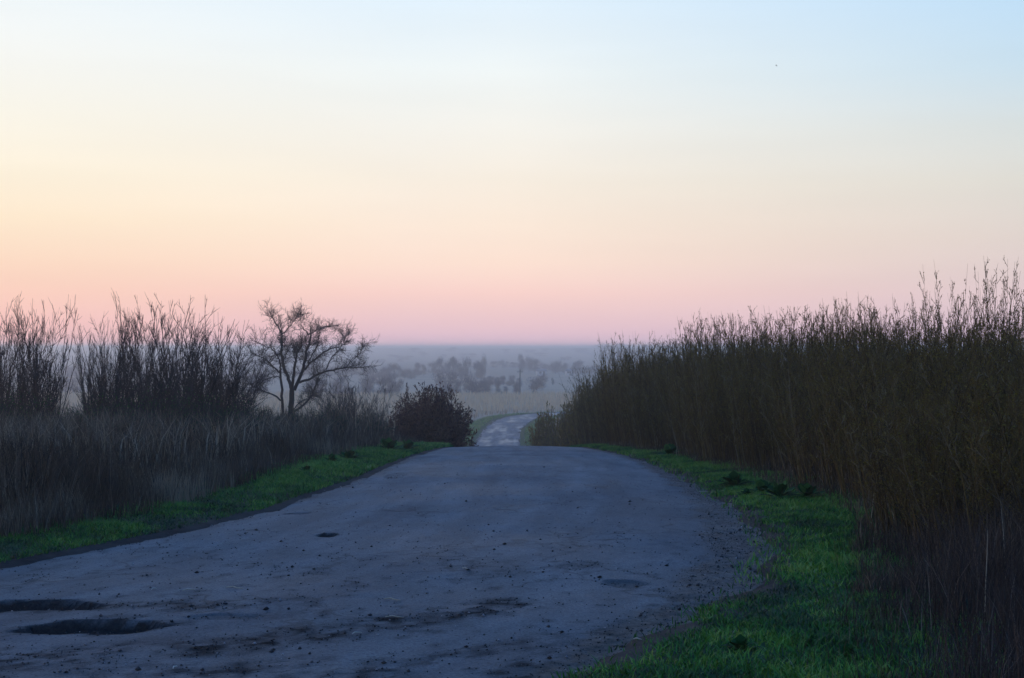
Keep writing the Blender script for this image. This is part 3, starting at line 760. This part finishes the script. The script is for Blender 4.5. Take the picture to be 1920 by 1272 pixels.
def far(px, row, wpx, hpx, name, label, group=None, i=[0]):
    d = (EYE - ZV) * F / (row - HOR)
    x_ = gx(px, d); i[0] += 1
    sx = wpx / F * d / .95; sz = hpx / F * d / .95
    return place(name, FT[i[0] % 6], x_, d, rng.uniform(0, 6.28), (sx, sx, sz), label, 'tree', group)
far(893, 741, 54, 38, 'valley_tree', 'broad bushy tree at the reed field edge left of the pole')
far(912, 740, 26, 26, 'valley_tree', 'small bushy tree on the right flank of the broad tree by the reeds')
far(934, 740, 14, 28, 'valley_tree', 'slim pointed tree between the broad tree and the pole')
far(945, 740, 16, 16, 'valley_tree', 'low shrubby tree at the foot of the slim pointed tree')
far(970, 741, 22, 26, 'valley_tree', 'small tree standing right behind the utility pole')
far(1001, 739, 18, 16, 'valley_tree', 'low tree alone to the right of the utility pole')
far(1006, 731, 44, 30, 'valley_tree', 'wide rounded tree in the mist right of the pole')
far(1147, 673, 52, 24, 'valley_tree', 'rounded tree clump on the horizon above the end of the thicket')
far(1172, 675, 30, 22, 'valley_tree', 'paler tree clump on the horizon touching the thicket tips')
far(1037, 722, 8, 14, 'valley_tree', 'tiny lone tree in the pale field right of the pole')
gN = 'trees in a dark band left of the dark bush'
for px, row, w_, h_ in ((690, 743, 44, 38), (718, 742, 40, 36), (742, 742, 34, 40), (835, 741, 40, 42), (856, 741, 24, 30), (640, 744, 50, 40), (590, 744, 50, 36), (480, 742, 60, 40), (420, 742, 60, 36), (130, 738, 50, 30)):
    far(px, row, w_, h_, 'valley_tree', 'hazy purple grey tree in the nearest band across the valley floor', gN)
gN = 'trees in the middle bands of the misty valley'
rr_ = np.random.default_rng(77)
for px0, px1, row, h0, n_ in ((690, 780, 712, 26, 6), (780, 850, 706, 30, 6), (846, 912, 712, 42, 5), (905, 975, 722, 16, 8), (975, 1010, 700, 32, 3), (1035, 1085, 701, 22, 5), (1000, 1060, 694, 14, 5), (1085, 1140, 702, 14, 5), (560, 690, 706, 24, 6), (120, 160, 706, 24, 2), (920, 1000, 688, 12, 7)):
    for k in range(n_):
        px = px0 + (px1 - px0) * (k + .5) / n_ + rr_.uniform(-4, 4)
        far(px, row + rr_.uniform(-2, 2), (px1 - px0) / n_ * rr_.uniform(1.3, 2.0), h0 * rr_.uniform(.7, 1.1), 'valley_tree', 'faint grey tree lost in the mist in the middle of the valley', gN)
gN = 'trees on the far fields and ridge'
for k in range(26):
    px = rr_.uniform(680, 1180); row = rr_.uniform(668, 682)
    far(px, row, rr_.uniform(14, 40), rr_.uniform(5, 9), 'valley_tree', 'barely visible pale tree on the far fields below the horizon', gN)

# ------------------------------------------------------------------ small things
def box(bm_v, bm_f, cx, cy, cz, sx, sy, sz):
    o = len(bm_v)
    for dz in (-1, 1):
        for dx, dy in ((-1, -1), (1, -1), (1, 1), (-1, 1)): bm_v.append((cx + dx * sx / 2, cy + dy * sy / 2, cz + dz * sz / 2))
    bm_f += [(o, o + 3, o + 2, o + 1), (o + 4, o + 5, o + 6, o + 7)] + [(o + i, o + (i + 1) % 4, o + 4 + (i + 1) % 4, o + 4 + i) for i in range(4)]

def simple_mat(name, c1, c2, scale, rough=.8):
    m, t, n, b = new_mat(name)
    t.links.new(ramp(t, noise(t, scale, 5, n.new('ShaderNodeTexCoord').outputs['Object']), [(.3, c1), (.7, c2)]), b.inputs['Base Color'])
    b.inputs['Roughness'].default_value = rough
    return m
M['wood'] = simple_mat('weathered_wood', (.05, .043, .038), (.10, .088, .078), 3)
M['ceramic'] = simple_mat('insulator_ceramic', (.35, .33, .3), (.5, .48, .45), 5, .3)
M['whitewash'] = simple_mat('whitewashed_wall', (.5, .5, .48), (.62, .62, .60), 1.5)
M['slate'] = simple_mat('grey_roof', (.20, .19, .19), (.28, .27, .27), 2)
M['darkwood'] = simple_mat('dark_door', (.06, .05, .045), (.09, .075, .065), 2)

def utility_pole(px, d, h):
    x_ = gx(px, d)
    o = empty('utility_pole', (x_, d, ground_at(x_, d))); tag(o, 'thin wooden utility pole rising from the edge of the reed field', 'pole')
    tb = Tubes(); tb.add([(0, 0, -.4), (0, 0, h * .5), (.03, 0, h)], [.19, .16, .13], 8, .4)
    obj('post', tb.mesh('utility_pole_post'), M['wood'], o)
    v, f = [], []; box(v, f, 0, -.2, h - .55, 1.5, .12, .14)
    arm = obj('crossarm', mesh_np('utility_pole_crossarm', v, [f]), M['wood'], o)
    for q in (-.65, .65, 0):
        tb = Tubes(); zz = h - .48 if q else h - .02
        tb.add([(q, -.2 if q else 0, zz), (q, -.2 if q else 0, zz + .1), (q, -.2 if q else 0, zz + .24)], [.035, .06, .03], 6, .5)
        obj('insulator', tb.mesh('utility_pole_insulator'), M['ceramic'], arm)
utility_pole(975, 336, 6.5)

def shed(px, d, w, dp, h, rh, label, door=True):
    x_ = gx(px, d)
    o = empty('farm_shed', (x_, d, ground_at(x_, d) - .1), .25); tag(o, label, 'shed')
    v, f = [], []; box(v, f, 0, 0, h / 2, w, dp, h)
    obj('wall', mesh_np('farm_shed_wall', v, [f]), M['whitewash'], o)
    e = .25
    v = [(-w/2-e, -dp/2-e, h-.05), (w/2+e, -dp/2-e, h-.05), (w/2+e, dp/2+e, h-.05), (-w/2-e, dp/2+e, h-.05), (-w/2-e, 0, h+rh), (w/2+e, 0, h+rh)]
    me = mesh_np('farm_shed_roof', v, [np.array([(0, 1, 5, 4), (2, 3, 4, 5), (0, 3, 2, 1)]), np.array([(0, 4, 3), (1, 2, 5)])])
    obj('roof', me, M['slate'], o)
    v, f = [], []; box(v, f, w * .2, -dp/2-.03, 1.0, .9, .06, 2.0)
    obj('door', mesh_np('farm_shed_door', v, [f]), M['darkwood'], o)
    v, f = [], []; box(v, f, -w * .22, -dp/2-.03, 1.5, .9, .06, .8)
    obj('window', mesh_np('farm_shed_window', v, [f]), M['darkwood'], o)
shed(1015, 560, 3.6, 3, 2.0, .9, 'small whitewashed shed in the misty valley right of the pole')
shed(1066, 575, 2.2, 2.5, 2.0, .8, 'tiny white shed far right in the mist near the thicket end')

# leafy green weeds on the verges
def leafy(seed, n=34):
    r = np.random.default_rng(seed); V = []; Q = []; T = []
    for i in range(n):
        a = r.uniform(0, 6.28); tilt = r.uniform(.15, 1.2); ln = r.uniform(.5, 1.0); wd = ln * r.uniform(.14, .24)
        u = np.array([math.cos(a), math.sin(a), 0]); s = np.array([-u[1], u[0], 0])
        o = len(V); ti = r.random()
        for k, (f_, wv) in enumerate(((0, .15), (.35, .8), (.7, 1.0), (1.0, .05))):
            c_ = u * ln * f_ * math.sin(tilt) + np.array([0, 0, ln * (f_ * math.cos(tilt) - .35 * f_ * f_ * math.sin(tilt)) + .03])
            V += [c_ - s * wd * wv + np.array([0, 0, .05 * wv * ln]), c_, c_ + s * wd * wv + np.array([0, 0, .05 * wv * ln])]; T += [ti] * 3
        for k in range(3):
            for j in range(2): Q.append((o + k * 3 + j, o + k * 3 + j + 1, o + k * 3 + j + 4, o + k * 3 + j + 3))
    for i in range(len(V)): V[i] = np.array([V[i][0], V[i][1], max(V[i][2], .01)])
    return mesh_np('leafy_weed%d' % seed, V, [np.array(Q)], tint=T, smooth=True)
LW = [leafy(900 + i) for i in range(4)]
for i, (px, row, s, lab) in enumerate(((1378, 916, .22, 'dark leafy weed clump nearest the dirt shoulder on the right verge'), (1428, 932, .20, 'dark leafy weed beside the thicket foot, second along the right verge'),
                                      (1462, 942, .24, 'broad dark leafy weed at the foot of the right thicket'), (1512, 945, .20, 'leafy weed half under the thicket grass on the right'),
                                      (1400, 936, .10, 'small leaf rosette in front of the leafy clump on the right verge'), (1255, 858, .30, 'leafy weed clump by the thicket near the crest'),
                                      (655, 868, .26, 'dark leafy clump in the left verge grass near the weeds'), (728, 850, .36, 'dark leafy clump on the left verge closest to the crest'),
                                      (622, 874, .18, 'small leafy tuft left of the dark clump on the left verge'), (763, 846, .30, 'leafy tuft between the crest clump and the road'),
                                      (575, 892, .15, 'low leafy tuft at the weedy edge of the left verge'), (1590, 1250, .08, 'small leafy weed in the bottom right grass'), (1390, 1232, .09, 'dark leaf tuft in the foreground grass at bottom'))):
    x_, y_ = at(px, row)
    o = obj('leafy_weed', LW[i % 4], M['leaf']); o.location = (x_, y_, ground_at(x_, y_)); o.scale = (s * 1.9, s * 1.5, s * 1.05); o.rotation_euler = (0, 0, .3 * math.sin(i * 1.3))
    tag(o, lab, 'weed')

# straws and stalks lying on the road
for i, (px, row, ln, a, lab) in enumerate(((290, 1113, .05, .9, 'short white straw stub on the road left of centre'), (440, 1112, .14, -.4, 'bent pale straw on the road above the big pothole'),
                                          (735, 1133, .13, -.5, 'straight pale straw lying in the middle of the near road'), (740, 1166, .12, -.2, 'crumpled pale stalk on the dark grit band'),
                                          (670, 1196, .07, .7, 'short pale straw at the lower edge of the grit band'), (1195, 1212, .05, -.3, 'short white straw in the grass by the road edge'),
                                          (872, 1075, .05, -.6, 'tiny pale straw further up the near road'), (1320, 928, .16, .3, 'pale twig on the dirt shoulder of the bend'),
                                          (330, 1262, .05, 1.3, 'short pale straw at the bottom left of the road'), (355, 1116, .09, .5, 'thin pale stalk on the road beside the bent straw'))):
    x_, y_ = at(px, row)
    on = float(outside(x_, y_)) < .1
    z_ = (road_z(x_, y_) if on else ground_at(x_, y_) + .03) + .006
    tb = Tubes(); k_ = .25 * ln
    tb.add([(-ln / 2, 0, .002), (-ln / 6, k_ * .5, .008), (ln / 6, -k_ * .15, .006), (ln / 2, k_ * .3, .001)], [.0035, .0042, .004, .002], 5, rng.random())
    o = obj('straw', tb.mesh('straw'), M['straw']); o.location = (x_, y_, z_); o.rotation_euler = (0, 0, a); tag(o, lab, 'straw')

# pale leaning stalks in front of the thicket
for i, (px, row, h_, lx, lab) in enumerate(((1855, 1005, 1.05, .10, 'pale leaning stalk before the thicket near the right edge'), (1780, 985, .9, .35, 'long slanting stalk in front of the dark thicket'),
                                           (1750, 990, .5, .2, 'short pale stalk left of the slanting one'), (1845, 1195, .55, .03, 'upright pale stalk in the bottom right dead weeds'),
                                           (1632, 1000, .45, .08, 'thin upright stalk at the end of the green verge'), (1520, 905, .8, .3, 'pale slanting stem low in the thicket'), (1268, 862, .4, .02, 'white stem standing at the thicket foot near the crest'))):
    x_, y_ = at(px, row); tb = Tubes()
    tb.add([(0, 0, -.02), (lx * h_ * .4, 0, h_ * .4), (lx * h_ * .8 + .01, .02, h_ * .75), (lx * h_ * 1.1, 0, h_)], [.0030, .0027, .0020, .0008], 5, .0)
    o = obj('dry_stalk', tb.mesh('dry_stalk'), M['straw']); o.location = (x_, y_, ground_at(x_, y_)); tag(o, lab, 'stalk')

# bird
def bird(px, row, d):
    x_ = gx(px, d); z_ = EYE + (HOR - row) / F * d
    v = [(0, .07, 0), (.018, .02, .006), (0, -.06, .012), (-.018, .02, .006), (0, .0, -.016), (0, .085, .002), (.02, -.11, .01), (-.02, -.11, .01),
         (.07, .02, .045), (.07, -.015, .045), (.15, -.03, .02), (-.07, .02, .045), (-.07, -.015, .045), (-.15, -.03, .02)]
    f3 = [(0, 1, 4), (0, 4, 3), (1, 2, 4), (2, 3, 4), (0, 3, 1), (1, 3, 2), (2, 6, 7), (0, 5, 1), (8, 9, 10), (11, 13, 12)]
    f4 = [(1, 2, 9, 8), (3, 11, 12, 2)]
    me = mesh_np('bird', v, [np.array(f3), np.array(f4)], tint=[.1] * len(v))
    o = obj('bird', me, M['bark']); o.location = (x_, d, z_); o.rotation_euler = (.2, .45, 1.0); o.scale = (.6, .6, .6); tag(o, 'tiny dark bird flying alone high in the sky', 'bird')
bird(1456, 123, 62)

# ------------------------------------------------------------------ haze
def haze():
    v, f = [], []
    box(v, f, 0, 3480, -19.25, 7600, 7140, 48.0)
    v = [(a, b_, 4.6 if c_ > 0 else -38) for a, b_, c_ in v]
    me = mesh_np('haze', v, [np.array(f)])
    m = bpy.data.materials.new('haze_material'); m.use_nodes = True
    t = m.node_tree; t.nodes.clear()
    pv = t.nodes.new('ShaderNodeVolumePrincipled'); pv.inputs['Density'].default_value = .0011
    pv.inputs['Color'].default_value = (.97, .98, 1.0, 1); pv.inputs['Anisotropy'].default_value = 0.7
    o_ = t.nodes.new('ShaderNodeOutputMaterial'); t.links.new(pv.outputs[0], o_.inputs['Volume'])
    o = obj('haze', me, m); tag(o, 'thin blue evening haze lying over the whole valley', 'haze', kind='stuff')
haze()
